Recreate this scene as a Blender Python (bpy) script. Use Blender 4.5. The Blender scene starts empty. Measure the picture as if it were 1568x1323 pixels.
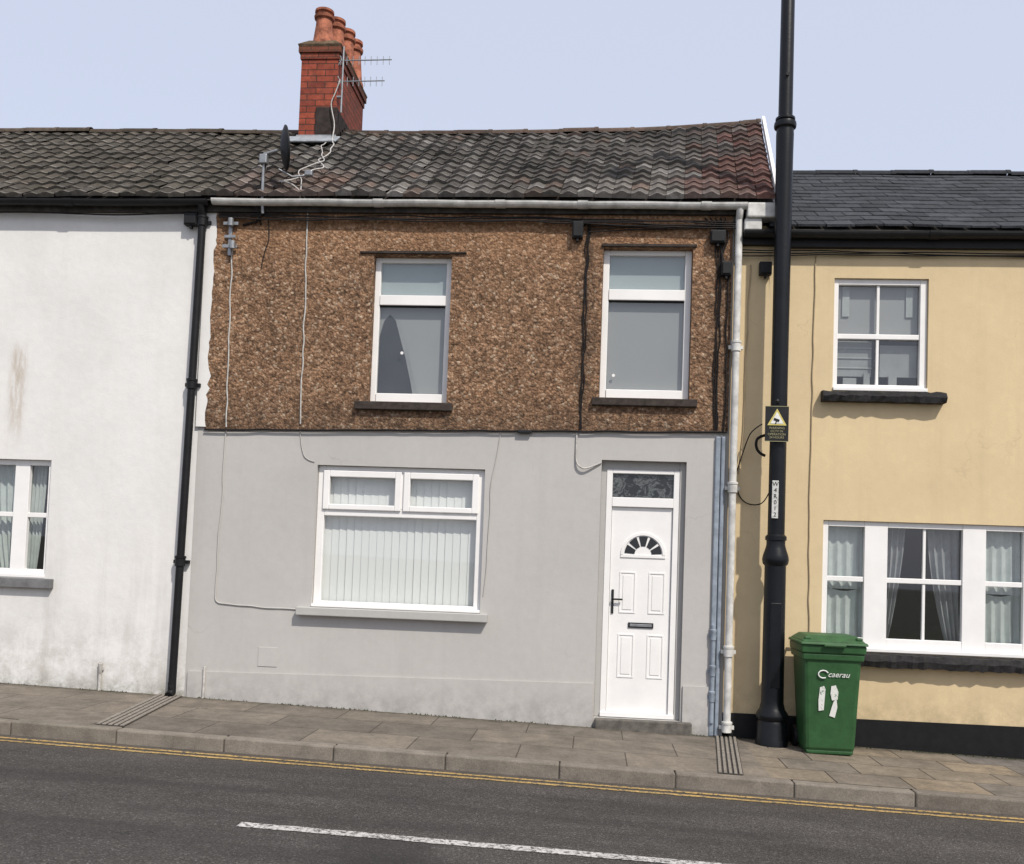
import bpy, bmesh, math, random
from mathutils import Matrix, Vector, noise
random.seed(7)
SC=bpy.context.scene; COL=SC.collection
def gz(x): return -.05-.0247*x
# ------------------------------------------------------------------ helpers
def link(o,parent=None):
    COL.objects.link(o)
    if parent: o.parent=parent
    return o
def empty(name,loc=(0,0,0)):
    o=bpy.data.objects.new(name,None); o.empty_display_size=.3; COL.objects.link(o); return o
class P:
    def __init__(s): s.v=[]; s.f=[]; s.c=[]
    def poly(s,pts,col=None):
        n=len(s.v); s.v+= [tuple(p) for p in pts]; s.f.append(tuple(range(n,n+len(pts)))); s.c.append(col or (1,1,1))
    def box(s,x0,x1,y0,y1,z0,z1,zs=0.0,M=None,col=None):
        n=len(s.v); xm=(x0+x1)/2
        for z in(z0,z1):
            for (x,y) in((x0,y0),(x1,y0),(x1,y1),(x0,y1)):
                p=Vector((x,y,z+zs*(x-xm)))
                if M: p=M@p
                s.v.append(tuple(p))
        for q in((0,3,2,1),(4,5,6,7),(0,1,5,4),(1,2,6,5),(2,3,7,6),(3,0,4,7)):
            s.f.append(tuple(n+i for i in q)); s.c.append(col or (1,1,1))
    def lathe(s,prof,cx,cy,seg=20,cap=True,axis='Z',z0=0):
        n=len(s.v)
        for r,z in prof:
            for i in range(seg):
                a=2*math.pi*i/seg
                if axis=='Z': s.v.append((cx+r*math.cos(a),cy+r*math.sin(a),z))
                elif axis=='X': s.v.append((z,cx+r*math.cos(a),cy+r*math.sin(a)))
                else: s.v.append((cx+r*math.cos(a),z,cy+r*math.sin(a)))
        for k in range(len(prof)-1):
            for i in range(seg):
                j=(i+1)%seg
                s.f.append((n+k*seg+i,n+k*seg+j,n+(k+1)*seg+j,n+(k+1)*seg+i)); s.c.append((1,1,1))
        if cap:
            s.f.append(tuple(n+i for i in range(seg))[::-1]); s.c.append((1,1,1))
            m=n+(len(prof)-1)*seg
            s.f.append(tuple(m+i for i in range(seg))); s.c.append((1,1,1))
    def build(s,name,mat,parent=None,bevel=0,smooth=False,attr=False,recalc=True):
        me=bpy.data.meshes.new(name); me.from_pydata(s.v,[],s.f); me.update()
        if recalc:
            bm=bmesh.new(); bm.from_mesh(me); bmesh.ops.recalc_face_normals(bm,faces=bm.faces); bm.to_mesh(me); bm.free()
        if attr:
            a=me.color_attributes.new('Col','FLOAT_COLOR','CORNER')
            i=0
            for p,c in zip(me.polygons,s.c):
                for _ in p.loop_indices:
                    a.data[i].color=(c[0],c[1],c[2],1); i+=1
        me.materials.append(mat)
        if smooth:
            for p in me.polygons: p.use_smooth=True
            try: me.set_sharp_from_angle(angle=math.radians(40))
            except Exception: pass
        o=bpy.data.objects.new(name,me); link(o,parent)
        if bevel:
            b=o.modifiers.new('b','BEVEL'); b.width=bevel; b.segments=2; b.limit_method='ANGLE'
        return o
def tube(name,pts,r,mat,parent=None,smooth=False):
    cu=bpy.data.curves.new(name,'CURVE'); cu.dimensions='3D'; cu.bevel_depth=r; cu.bevel_resolution=2
    if smooth:
        sp=cu.splines.new('NURBS'); sp.points.add(len(pts)-1); sp.order_u=3; sp.use_endpoint_u=True
    else:
        sp=cu.splines.new('POLY'); sp.points.add(len(pts)-1)
    for i,p in enumerate(pts): sp.points[i].co=(p[0],p[1],p[2],1)
    cu.materials.append(mat); cu.use_fill_caps=True
    o=bpy.data.objects.new(name,cu); return link(o,parent)
def cable(name,pts,r,mat,parent=None,wob=.012,step=.12):
    out=[]
    for a,b in zip(pts[:-1],pts[1:]):
        a=Vector(a); b=Vector(b); n=max(1,int((b-a).length/step))
        for i in range(n):
            p=a.lerp(b,i/n); out.append(p+Vector((random.uniform(-wob,wob),0,random.uniform(-wob,wob)))*(1 if i else .3))
    out.append(Vector(pts[-1]))
    return tube(name,out,r,mat,parent,True)
def text(name,body,loc,size,mat,parent=None,rot=(math.pi/2,0,0),sx=1,shear=0):
    cu=bpy.data.curves.new(name,'FONT'); cu.body=body; cu.size=size; cu.align_x='CENTER'; cu.align_y='CENTER'; cu.extrude=.001; cu.shear=shear
    cu.materials.append(mat); o=bpy.data.objects.new(name,cu); o.location=loc; o.rotation_euler=rot; o.scale=(sx,1,1); return link(o,parent)
# ------------------------------------------------------------------ materials
class N:
    def __init__(s,name):
        s.m=bpy.data.materials.new(name); s.m.use_nodes=True; s.t=s.m.node_tree; s.b=s.t.nodes['Principled BSDF']
        s.tc=s.t.nodes.new('ShaderNodeTexCoord').outputs['Object']
    def n(s,ty,**k):
        x=s.t.nodes.new(ty)
        for a,b in k.items(): setattr(x,a,b)
        return x
    def l(s,a,b): s.t.links.new(a,b)
    def map(s,sc=(1,1,1),loc=(0,0,0),src=None):
        m=s.n('ShaderNodeMapping'); m.inputs['Scale'].default_value=sc; m.inputs['Location'].default_value=loc; s.l(src or s.tc,m.inputs['Vector']); return m.outputs[0]
    def noise(s,scale,detail=4,rough=.6,vec=None,dist=0):
        x=s.n('ShaderNodeTexNoise'); x.inputs['Scale'].default_value=scale; x.inputs['Detail'].default_value=detail; x.inputs['Roughness'].default_value=rough; x.inputs['Distortion'].default_value=dist
        s.l(vec or s.tc,x.inputs['Vector']); return x.outputs['Fac']
    def vor(s,scale,feat='F1',vec=None,out='Distance'):
        x=s.n('ShaderNodeTexVoronoi',feature=feat); x.inputs['Scale'].default_value=scale; s.l(vec or s.tc,x.inputs['Vector']); return x.outputs[out]
    def ramp(s,fac,stops,interp='LINEAR'):
        r=s.n('ShaderNodeValToRGB'); r.color_ramp.interpolation=interp; e=r.color_ramp.elements
        while len(e)<len(stops): e.new(.5)
        for i,(p,c) in enumerate(stops):
            if not isinstance(c,(tuple,list)): c=(c,c,c)
            e[i].position=p; e[i].color=(c[0],c[1],c[2],1)
        s.l(fac,r.inputs[0]); return r.outputs[0]
    def mix(s,fac,a,b,mode='MIX'):
        m=s.n('ShaderNodeMix',data_type='RGBA',blend_type=mode)
        for i,v in((0,fac),(6,a),(7,b)):
            if isinstance(v,(int,float)): m.inputs[i].default_value=v if i==0 else (v,v,v,1)
            elif isinstance(v,(tuple,list)): m.inputs[i].default_value=(v[0],v[1],v[2],1)
            else: s.l(v,m.inputs[i])
        return m.outputs[2]
    def math(s,op,a,b=0,clamp=False):
        m=s.n('ShaderNodeMath',operation=op,use_clamp=clamp)
        for i,v in((0,a),(1,b)):
            if isinstance(v,(int,float)): m.inputs[i].default_value=v
            else: s.l(v,m.inputs[i])
        return m.outputs[0]
    def sep(s,src=None):
        x=s.n('ShaderNodeSeparateXYZ'); s.l(src or s.tc,x.inputs[0]); return x.outputs
    def smooth(s,val,a,b):
        m=s.n('ShaderNodeMapRange',interpolation_type='SMOOTHSTEP'); m.inputs[1].default_value=a; m.inputs[2].default_value=b; s.l(val,m.inputs[0]); return m.outputs[0]
    def bump(s,h,st=.3,dist=.01,prev=None):
        b=s.n('ShaderNodeBump'); b.inputs['Strength'].default_value=st; b.inputs['Distance'].default_value=dist; s.l(h,b.inputs['Height'])
        if prev: s.l(prev,b.inputs['Normal'])
        s.l(b.outputs[0],s.b.inputs['Normal']); return b.outputs[0]
    def col(s,c):
        if isinstance(c,(tuple,list)): s.b.inputs['Base Color'].default_value=(c[0],c[1],c[2],1)
        else: s.l(c,s.b.inputs['Base Color'])
    def rough(s,r,spec=.5,metal=0):
        s.b.inputs['Roughness'].default_value=r; s.b.inputs['Specular IOR Level'].default_value=spec; s.b.inputs['Metallic'].default_value=metal
def simple(name,c,r=.5,var=.2,sc=6,bs=0,bscale=80,spec=.4,metal=0,vec=None):
    k=N(name); n1=k.noise(sc,5,.65)
    lo=tuple(x*(1-var) for x in c); hi=tuple(min(1,x*(1+var*.6)) for x in c)
    k.col(k.ramp(n1,[(.3,lo),(.7,hi)])); k.rough(r,spec,metal)
    if bs: k.bump(k.noise(bscale,4),bs,.004)
    return k.m
def m_dash():
    k=N('pebbledash'); s=k.sep()
    dv=k.n('ShaderNodeTexNoise'); dv.inputs['Scale'].default_value=60; k.l(k.tc,dv.inputs['Vector'])
    wv=k.n('ShaderNodeVectorMath',operation='MULTIPLY_ADD'); k.l(dv.outputs['Color'],wv.inputs[0]); wv.inputs[1].default_value=(.020,.020,.020); k.l(k.tc,wv.inputs[2])
    v=k.n('ShaderNodeTexVoronoi'); v.inputs['Scale'].default_value=38; k.l(wv.outputs[0],v.inputs['Vector'])
    w=k.n('ShaderNodeSeparateColor'); k.l(v.outputs['Color'],w.inputs[0])
    base=k.ramp(w.outputs[0],[(0,(.15,.090,.054)),(.3,(.245,.145,.085)),(.65,(.32,.188,.109)),(.9,(.40,.26,.165)),(1,(.50,.38,.27))])
    cr=k.ramp(v.outputs['Distance'],[(.1,1),(.5,.88),(.85,.5)])
    base=k.mix(1,base,cr,'MULTIPLY')
    cl=k.noise(14,3,.6,dist=1.4); base=k.mix(1,base,k.ramp(cl,[(.36,.62),(.5,.98),(.66,1.22)]),'MULTIPLY')
    n2=k.noise(1.1,4,.6); base=k.mix(1,base,k.ramp(n2,[(.3,(.82,.81,.82)),(.7,(1.08,1.06,1.05))]),'MULTIPLY')
    up=k.smooth(s[2],4.3,5.1); base=k.mix(k.math('MULTIPLY',up,.28),base,(.42,.22,.11))
    st=k.noise(1.0,5,.7,k.map((7,1,.7)))
    low=k.math('MULTIPLY',k.smooth(s[2],3.35,2.8),k.ramp(st,[(.3,.2),(.65,.85)]))
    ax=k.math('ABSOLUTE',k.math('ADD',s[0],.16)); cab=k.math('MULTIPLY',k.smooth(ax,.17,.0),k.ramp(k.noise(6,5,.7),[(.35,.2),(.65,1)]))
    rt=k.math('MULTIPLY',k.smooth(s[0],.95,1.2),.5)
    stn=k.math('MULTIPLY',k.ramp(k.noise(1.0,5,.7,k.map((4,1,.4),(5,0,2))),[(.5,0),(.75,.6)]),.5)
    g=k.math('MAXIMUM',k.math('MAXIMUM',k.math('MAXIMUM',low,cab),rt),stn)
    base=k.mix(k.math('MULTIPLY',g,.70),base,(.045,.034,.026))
    k.col(base); k.rough(.9,.2)
    h=k.math('ADD',k.math('ADD',k.math('MULTIPLY',v.outputs['Distance'],-1),k.math('MULTIPLY',k.noise(110,2),.6)),k.math('MULTIPLY',cl,2.6))
    k.bump(h,.75,.012); return k.m
def crack_fac(k,amount,seedloc=(3.3,0,1.7)):
    dn=k.n('ShaderNodeTexNoise'); dn.inputs['Scale'].default_value=3; dn.inputs['Detail'].default_value=6; k.l(k.tc,dn.inputs['Vector'])
    wv=k.n('ShaderNodeVectorMath',operation='MULTIPLY_ADD'); k.l(dn.outputs['Color'],wv.inputs[0]); wv.inputs[1].default_value=(.45,.45,.45); k.l(k.map((1,1,1),seedloc),wv.inputs[2])
    v=k.vor(.6,'DISTANCE_TO_EDGE',wv.outputs[0])
    return k.math('MULTIPLY',k.ramp(v,[(0,1),(.003,0)]),k.ramp(k.noise(1.3,3),[(.52,0),(.62,amount)]))
def m_render(name,c,dirt,low_z,streak=.25,patch=.1,crack=.25):
    k=N(name); s=k.sep()
    n=k.noise(.9,5,.6); b=k.mix(1,c,k.ramp(n,[(.3,1-patch),(.7,1.0)]),'MULTIPLY')
    n=k.noise(14,4,.6); b=k.mix(1,b,k.ramp(n,[(.3,.95),(.7,1.0)]),'MULTIPLY')
    st=k.noise(1.0,6,.65,k.map((5,1,.35))); st=k.ramp(st,[(.52,0),(.75,1)])
    b=k.mix(k.math('MULTIPLY',st,streak),b,dirt)
    bl=k.ramp(k.noise(.55,5,.6,k.map((1,1,1),(9,3,4))),[(.52,0),(.7,1)]); b=k.mix(k.math('MULTIPLY',bl,streak*.9),b,dirt)
    lw=k.smooth(s[2],low_z+.5,low_z-.12); lw2=k.math('MULTIPLY',lw,k.ramp(k.noise(5,6,.75),[(.38,0),(.62,1)]))
    b=k.mix(k.math('MULTIPLY',lw2,.55),b,tuple(x*.6 for x in dirt))
    if crack: b=k.mix(crack_fac(k,crack),b,tuple(x*.4 for x in c))
    k.col(b); k.rough(.85,.2)
    h=k.math('ADD',k.noise(90,4,.7),k.math('MULTIPLY',k.noise(3,3),3)); k.bump(h,.18,.008); return k.m
def m_white():
    k=N('white_render'); s=k.sep(); c=(.75,.735,.71)
    b=k.mix(1,c,k.ramp(k.noise(.8,5),[(.3,.90),(.7,1)]),'MULTIPLY')
    b=k.mix(1,b,k.ramp(k.noise(12,5),[(.3,.95),(.7,1)]),'MULTIPLY')
    # patched repairs (faint, blocky)
    pt=k.ramp(k.noise(1.6,3,.5,k.map((1,1,1),(7,0,3))),[(.56,0),(.60,1)]); b=k.mix(k.math('MULTIPLY',pt,.16),b,(.60,.585,.56))
    st=k.ramp(k.noise(1,6,.7,k.map((4,1,.3))),[(.5,0),(.78,1)])
    b=k.mix(k.math('MULTIPLY',st,k.math('ADD',k.math('MULTIPLY',k.smooth(s[2],2.2,.5),.55),.12)),b,(.42,.40,.36))
    lw=k.math('MULTIPLY',k.smooth(s[2],1.3,.05),k.ramp(k.noise(2.6,7,.8),[(.43,0),(.6,1)]))
    b=k.mix(k.math('MULTIPLY',lw,.5),b,(.33,.31,.27))
    lw=k.math('MULTIPLY',k.smooth(s[2],.30,.0),k.ramp(k.noise(9,7,.8),[(.35,0),(.6,1)]))
    b=k.mix(k.math('MULTIPLY',lw,.75),b,(.15,.15,.11))
    ax=k.smooth(k.math('ABSOLUTE',k.math('ADD',s[0],6.13)),.14,.02); z=k.math('MULTIPLY',k.smooth(s[2],2.4,3.1),k.smooth(s[2],3.75,3.5))
    b=k.mix(k.math('MULTIPLY',k.math('MULTIPLY',ax,z),k.ramp(k.noise(5,5,.7,k.map((4,1,.8))),[(.35,0),(.6,.7)])),b,(.40,.33,.25))
    k.col(b); k.rough(.8,.25); h=k.math('ADD',k.noise(80,3,.6),k.math('MULTIPLY',k.noise(3,3),5)); k.bump(h,.15,.008); return k.m
def m_tile(name,stain,moss):
    k=N(name); a=k.n('ShaderNodeAttribute',attribute_name='Col').outputs['Color']
    b=k.mix(1,a,k.ramp(k.noise(16,6,.75),[(.25,.5),(.75,1.45)]),'MULTIPLY')
    b=k.mix(k.ramp(k.noise(28,5,.8),[(.57,0),(.72,.55)]),b,stain)
    b=k.mix(k.ramp(k.noise(2.2,4,.6),[(.46,0),(.7,.6)]),b,moss)
    b=k.mix(k.ramp(k.noise(9,6,.75,k.map((1,1,1),(3,8,1))),[(.55,0),(.68,.6)]),b,moss)
    k.col(b); k.rough(.9,.15); k.bump(k.noise(70,5,.7),.6,.008); return k.m
def m_brick():
    k=N('chimney_brick'); s=k.sep(); c=k.n('ShaderNodeCombineXYZ'); k.l(k.math('ADD',s[0],s[1]),c.inputs[0]); k.l(s[2],c.inputs[1])
    t=k.n('ShaderNodeTexBrick'); k.l(c.outputs[0],t.inputs['Vector']); t.inputs['Scale'].default_value=1
    t.inputs['Brick Width'].default_value=.225; t.inputs['Row Height'].default_value=.078; t.inputs['Mortar Size'].default_value=.006; t.inputs['Mortar Smooth'].default_value=.3
    t.inputs['Color1'].default_value=(.37,.085,.048,1); t.inputs['Color2'].default_value=(.25,.058,.038,1); t.inputs['Mortar'].default_value=(.07,.045,.035,1)
    b=k.mix(1,t.outputs['Color'],k.ramp(k.noise(11,6,.7),[(.3,.55),(.7,1.1)]),'MULTIPLY')
    b=k.mix(k.ramp(k.noise(5,5,.7),[(.5,0),(.7,.6)]),b,(.07,.045,.035))
    b=k.mix(k.math('MULTIPLY',k.smooth(s[2],7.72,7.95),.65),b,(.085,.048,.03))
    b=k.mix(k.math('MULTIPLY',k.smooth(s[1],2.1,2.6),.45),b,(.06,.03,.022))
    k.col(b); k.rough(.88,.2); k.bump(k.math('ADD',k.math('MULTIPLY',t.outputs['Fac'],-1),k.math('MULTIPLY',k.noise(60,4),.4)),.7,.01); return k.m
def m_asphalt():
    k=N('asphalt'); s=k.sep()
    w=k.n('ShaderNodeSeparateColor'); k.l(k.vor(110,out='Color'),w.inputs[0])
    b=k.ramp(w.outputs[0],[(0,(.044,.040,.037)),(.6,(.070,.064,.060)),(.93,(.098,.091,.085)),(1,(.16,.15,.14))])
    b=k.mix(1,b,k.ramp(k.noise(1,5,.6,k.map((.35,1.4,1))),[(.3,.70),(.7,1.12)]),'MULTIPLY')
    b=k.mix(1,b,k.ramp(k.noise(3.5,6,.7),[(.3,.82),(.7,1.1)]),'MULTIPLY')
    b=k.mix(k.math('MULTIPLY',k.ramp(k.noise(1,4,.6,k.map((.25,2.4,1),(4,7,0))),[(.5,0),(.64,1)]),.5),b,(.033,.031,.030))
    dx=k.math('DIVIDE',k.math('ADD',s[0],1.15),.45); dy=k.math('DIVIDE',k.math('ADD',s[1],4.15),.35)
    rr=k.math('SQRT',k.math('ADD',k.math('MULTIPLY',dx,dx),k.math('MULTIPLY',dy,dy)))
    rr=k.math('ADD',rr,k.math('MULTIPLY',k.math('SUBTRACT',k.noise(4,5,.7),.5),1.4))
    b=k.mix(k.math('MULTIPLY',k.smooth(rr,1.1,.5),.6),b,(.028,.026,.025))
    b=k.mix(crack_fac(k,.8,(1,4,0)),b,(.02,.019,.018))
    b=k.mix(k.math('MULTIPLY',k.smooth(s[1],-2.5,-1.95),k.ramp(k.noise(5,5,.7),[(.3,.15),(.7,.65)])),b,(.12,.10,.08))
    k.col(b); k.rough(.88,.2); k.bump(k.math('ADD',k.vor(110),k.noise(200,2)),.7,.006); return k.m
def m_paving():
    k=N('paving_slabs'); s=k.sep()
    def br(w,h,ms,c1,c2,mo,loc):
        t=k.n('ShaderNodeTexBrick'); k.l(k.map((1,1,1),loc),t.inputs['Vector']); t.inputs['Scale'].default_value=1
        t.inputs['Brick Width'].default_value=w; t.inputs['Row Height'].default_value=h; t.inputs['Mortar Size'].default_value=ms; t.inputs['Mortar Smooth'].default_value=.2
        t.inputs['Color1'].default_value=(*c1,1); t.inputs['Color2'].default_value=(*c2,1); t.inputs['Mortar'].default_value=(*mo,1); return t
    t=br(.9,.6,.006,(.215,.183,.148),(.155,.135,.113),(.085,.072,.058),(.13,1.8,0))
    t2=br(.6,.45,.007,(.26,.21,.15),(.15,.138,.125),(.055,.045,.038),(.13,1.8,0))
    b=k.mix(k.smooth(s[0],1.46,1.47),t.outputs['Color'],t2.outputs['Color'])
    b=k.mix(1,b,k.ramp(k.noise(1.6,6,.7),[(.3,.66),(.7,1.12)]),'MULTIPLY')
    b=k.mix(1,b,k.ramp(k.noise(6,6,.75),[(.32,.74),(.66,1.1)]),'MULTIPLY')
    b=k.mix(1,b,k.ramp(k.noise(40,4,.7),[(.3,.8),(.7,1.15)]),'MULTIPLY')
    b=k.mix(k.math('MULTIPLY',k.ramp(k.noise(2.3,5,.7,k.map((1,1,1),(5,5,5))),[(.55,0),(.65,1)]),.45),b,(.085,.075,.062))
    gum=k.vor(4.0); b=k.mix(k.ramp(gum,[(.05,.5),(.08,0)]),b,(.09,.085,.075))
    b=k.mix(crack_fac(k,.7,(2,9,0)),b,(.05,.043,.036))
    ed=k.math('MULTIPLY',k.smooth(s[1],-.20,-.01),k.ramp(k.noise(9,6,.75),[(.35,.1),(.6,1)])); b=k.mix(ed,b,(.05,.046,.032))
    k.col(b); k.rough(.9,.2); k.bump(k.math('ADD',k.math('MULTIPLY',t.outputs['Fac'],-1.5),k.noise(90,4,.7)),.45,.006); return k.m
def m_glass(name,tint=(.90,.93,.93),rough=.02):
    m=bpy.data.materials.new(name); m.use_nodes=True; t=m.node_tree; t.nodes.clear()
    o=t.nodes.new('ShaderNodeOutputMaterial'); mx=t.nodes.new('ShaderNodeMixShader'); tr=t.nodes.new('ShaderNodeBsdfTransparent'); gl=t.nodes.new('ShaderNodeBsdfGlossy'); lw=t.nodes.new('ShaderNodeLayerWeight')
    lw.inputs['Blend'].default_value=.5
    pw=t.nodes.new('ShaderNodeMath'); pw.operation='POWER'; pw.inputs[1].default_value=4; ml=t.nodes.new('ShaderNodeMath'); ml.operation='MULTIPLY_ADD'; ml.inputs[1].default_value=.8; ml.inputs[2].default_value=.12
    t.links.new(lw.outputs['Facing'],pw.inputs[0]); t.links.new(pw.outputs[0],ml.inputs[0])
    tr.inputs[0].default_value=(*tint,1); gl.inputs['Roughness'].default_value=rough
    nz=t.nodes.new('ShaderNodeTexNoise'); nz.inputs['Scale'].default_value=2.5; bp=t.nodes.new('ShaderNodeBump'); bp.inputs['Strength'].default_value=.05
    tc=t.nodes.new('ShaderNodeTexCoord'); t.links.new(tc.outputs['Object'],nz.inputs['Vector']); t.links.new(nz.outputs['Fac'],bp.inputs['Height']); t.links.new(bp.outputs[0],gl.inputs['Normal'])
    t.links.new(ml.outputs[0],mx.inputs[0]); t.links.new(tr.outputs[0],mx.inputs[1]); t.links.new(gl.outputs[0],mx.inputs[2]); t.links.new(mx.outputs[0],o.inputs[0]); return m
DASH=m_dash(); WHITE=m_white()
GREY=m_render('grey_render',(.48,.463,.438),(.34,.325,.305),.0,.20,.08)
YEL=m_render('yellow_render',(.67,.53,.325),(.50,.395,.24),.15,.42,.11,.2)
SURR=m_render('grey_render_trim',(.44,.43,.41),(.25,.24,.23),-1,.2,.08,0)
TILE=m_tile('clay_tiles',(.25,.24,.215),(.042,.038,.028)); SLATE=m_tile('slate_tiles',(.11,.115,.115),(.03,.03,.03)); BRICK=m_brick()
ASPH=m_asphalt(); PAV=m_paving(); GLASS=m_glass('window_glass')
UPVC=simple('white_upvc',(.79,.775,.755),.4,.06,3,0,80,.3); UPVCD=simple('weathered_white_plastic',(.60,.59,.56),.5,.35,8)
BLK=simple('black_paint',(.009,.009,.010),.5,.4,9,.2,40,.25); BLKM=simple('matt_black_plastic',(.014,.014,.015),.55,.3,8,0,80,.25)
POST=simple('lamp_post_paint',(.006,.007,.009),.36,.4,5,.3,30,.28)
CON=simple('concrete_step',(.12,.11,.095),.9,.5,12,.8,60)
def m_kerb():
    k=N('kerb_stone'); a=k.n('ShaderNodeAttribute',attribute_name='Col').outputs['Color']
    b=k.mix(1,a,(.225,.200,.168),'MULTIPLY'); b=k.mix(1,b,k.ramp(k.noise(5,5,.7),[(.3,.65),(.7,1.15)]),'MULTIPLY'); b=k.mix(1,b,k.ramp(k.noise(90,3,.7),[(.3,.8),(.7,1.15)]),'MULTIPLY')
    k.col(b); k.rough(.9,.2); k.bump(k.noise(70,5,.7),.7,.006); return k.m
KERB=m_kerb()
SILLB=simple('dark_sill',(.050,.040,.034),.85,.5,14,.6,60,.2); SILLK=simple('black_rough_sill',(.026,.025,.025),.8,.5,18,1,40,.25)
CABLW=simple('grey_cable',(.46,.44,.41),.6,.35,20); CABLK=simple('black_cable',(.014,.012,.012),.6,.2,6,0,80,.2)
CABY=simple('beige_cable',(.42,.33,.21),.6,.2); LEAD=simple('lead_flashing',(.27,.29,.31),.6,.35,10,.3,40)
BLUE=simple('blue_grey_conduit',(.25,.29,.34),.6,.35,10); GALV=simple('galvanised_steel',(.30,.31,.32),.45,.3,12,0,80,.5,.6)
POT=simple('terracotta_pot',(.34,.125,.075),.85,.7,11,.4,50,.2); FLAUNCH=simple('mortar_flaunching',(.12,.085,.055),.95,.6,14,.8,50,.1)
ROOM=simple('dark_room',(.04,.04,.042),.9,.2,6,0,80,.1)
k=N('vertical_blind_fabric'); k.col((.80,.785,.76)); k.rough(.8,.1); k.b.inputs['Emission Strength'].default_value=0
BLINDM=k.m
GBL=simple('grey_blind',(.31,.305,.30),.8,.05,2,0,80,.1); GBL2=simple('pale_frosted_backing',(.36,.40,.405),.8,.08,2,0,80,.1); DARKC=simple('dark_drape',(.040,.040,.044),.8,.3,6,0,80,.1)
NET=simple('net_curtain',(.50,.53,.51),.8,.15,6,0,80,.1); CURT=simple('grey_curtain',(.30,.305,.31),.8,.25,6,0,80,.1); NETG=simple('grey_net',(.28,.28,.275),.8,.15,6,0,80,.1)
GREEN=simple('green_plastic',(.028,.088,.030),.5,.3,7,.15,60,.3); GREENL=simple('green_plastic_lid',(.036,.100,.036),.55,.35,7,.15,60,.3)
WP=simple('white_paint_marks',(.72,.72,.69),.6,.2,30); BRASS=simple('dark_metal',(.03,.03,.032),.35,.2,10,0,80,.5,.5)
SOFF=simple('weathered_fascia',(.065,.058,.052),.85,.6,10,0,80,.2)
# ------------------------------------------------------------------ wall builder
def wall(name,mat,parent,x0,x1,z0f,z1f,y,ops,depth=.12,edges=()):
    p=P(); zf0=z0f if callable(z0f) else (lambda x:z0f); zf1=z1f if callable(z1f) else (lambda x:z1f)
    xs=sorted(set([x0,x1]+[a for o in ops for a in o[:2]])); zs=[None]+sorted(set(a for o in ops for a in o[2:4]))+['T']
    def Z(k,x): return zf0(x) if k is None else zf1(x) if k=='T' else k
    for i in range(len(xs)-1):
        for j in range(len(zs)-1):
            xm=(xs[i]+xs[i+1])/2; zm=(Z(zs[j],xm)+Z(zs[j+1],xm))/2
            if any(o[0]<xm<o[1] and o[2]<zm<o[3] for o in ops): continue
            a,b=xs[i],xs[i+1]
            p.poly([(a,y,Z(zs[j],a)),(b,y,Z(zs[j],b)),(b,y,Z(zs[j+1],b)),(a,y,Z(zs[j+1],a))])
    for a,b,c,d in [o[:4] for o in ops]:
        e=y+depth
        p.poly([(a,y,c),(a,y,d),(a,e,d),(a,e,c)]); p.poly([(b,y,c),(b,e,c),(b,e,d),(b,y,d)])
        p.poly([(a,y,d),(b,y,d),(b,e,d),(a,e,d)]); p.poly([(a,y,c),(a,e,c),(b,e,c),(b,y,c)])
    if 'bottom' in edges: p.poly([(x0,y,zf0(x0)),(x0,y+.03,zf0(x0)),(x1,y+.03,zf0(x1)),(x1,y,zf0(x1))])
    if 'top' in edges: p.poly([(x0,y,zf1(x0)),(x1,y,zf1(x1)),(x1,y+.03,zf1(x1)),(x0,y+.03,zf1(x0))])
    if 'sides' in edges:
        for x in(x0,x1): p.poly([(x,y,zf0(x)),(x,y,zf1(x)),(x,y+.04,zf1(x)),(x,y+.04,zf0(x))])
    return p.build(name,mat,parent,recalc=False)
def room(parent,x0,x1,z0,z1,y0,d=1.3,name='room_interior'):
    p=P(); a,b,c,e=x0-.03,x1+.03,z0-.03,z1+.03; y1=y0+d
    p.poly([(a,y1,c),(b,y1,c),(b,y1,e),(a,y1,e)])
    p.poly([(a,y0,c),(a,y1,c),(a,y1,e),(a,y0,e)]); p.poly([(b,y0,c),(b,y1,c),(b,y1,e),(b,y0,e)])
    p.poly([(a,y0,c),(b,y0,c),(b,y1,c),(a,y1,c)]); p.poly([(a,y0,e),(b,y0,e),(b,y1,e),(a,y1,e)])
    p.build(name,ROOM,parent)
def pane(name,x0,x1,z0,z1,y,mat,parent):
    p=P(); p.poly([(x0,y,z0),(x1,y,z0),(x1,y,z1),(x0,y,z1)]); return p.build(name,mat,parent,recalc=False)
def curtain(name,xa0,xa1,xb0,xb1,z0,z1,y,mat,parent,folds=7,amp=.02,bow=0):
    p=P(); nx=folds*6; nz=10; V=[]
    for j in range(nz+1):
        t=j/nz; z=z1+(z0-z1)*t; a=xa0+(xb0-xa0)*t**1.6; b=xa1+(xb1-xa1)*t**1.6
        for i in range(nx+1):
            s=i/nx; V.append((a+(b-a)*s,y+amp*math.sin(s*folds*2*math.pi+.4*math.sin(t*4))*(.6+.4*t),z-bow*math.sin(s*math.pi)*(1-t)))
    p.v=V
    for j in range(nz):
        for i in range(nx):
            k=j*(nx+1)+i; p.f.append((k,k+1,k+nx+2,k+nx+1)); p.c.append((1,1,1))
    p.build(name,mat,parent,smooth=True)
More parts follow.
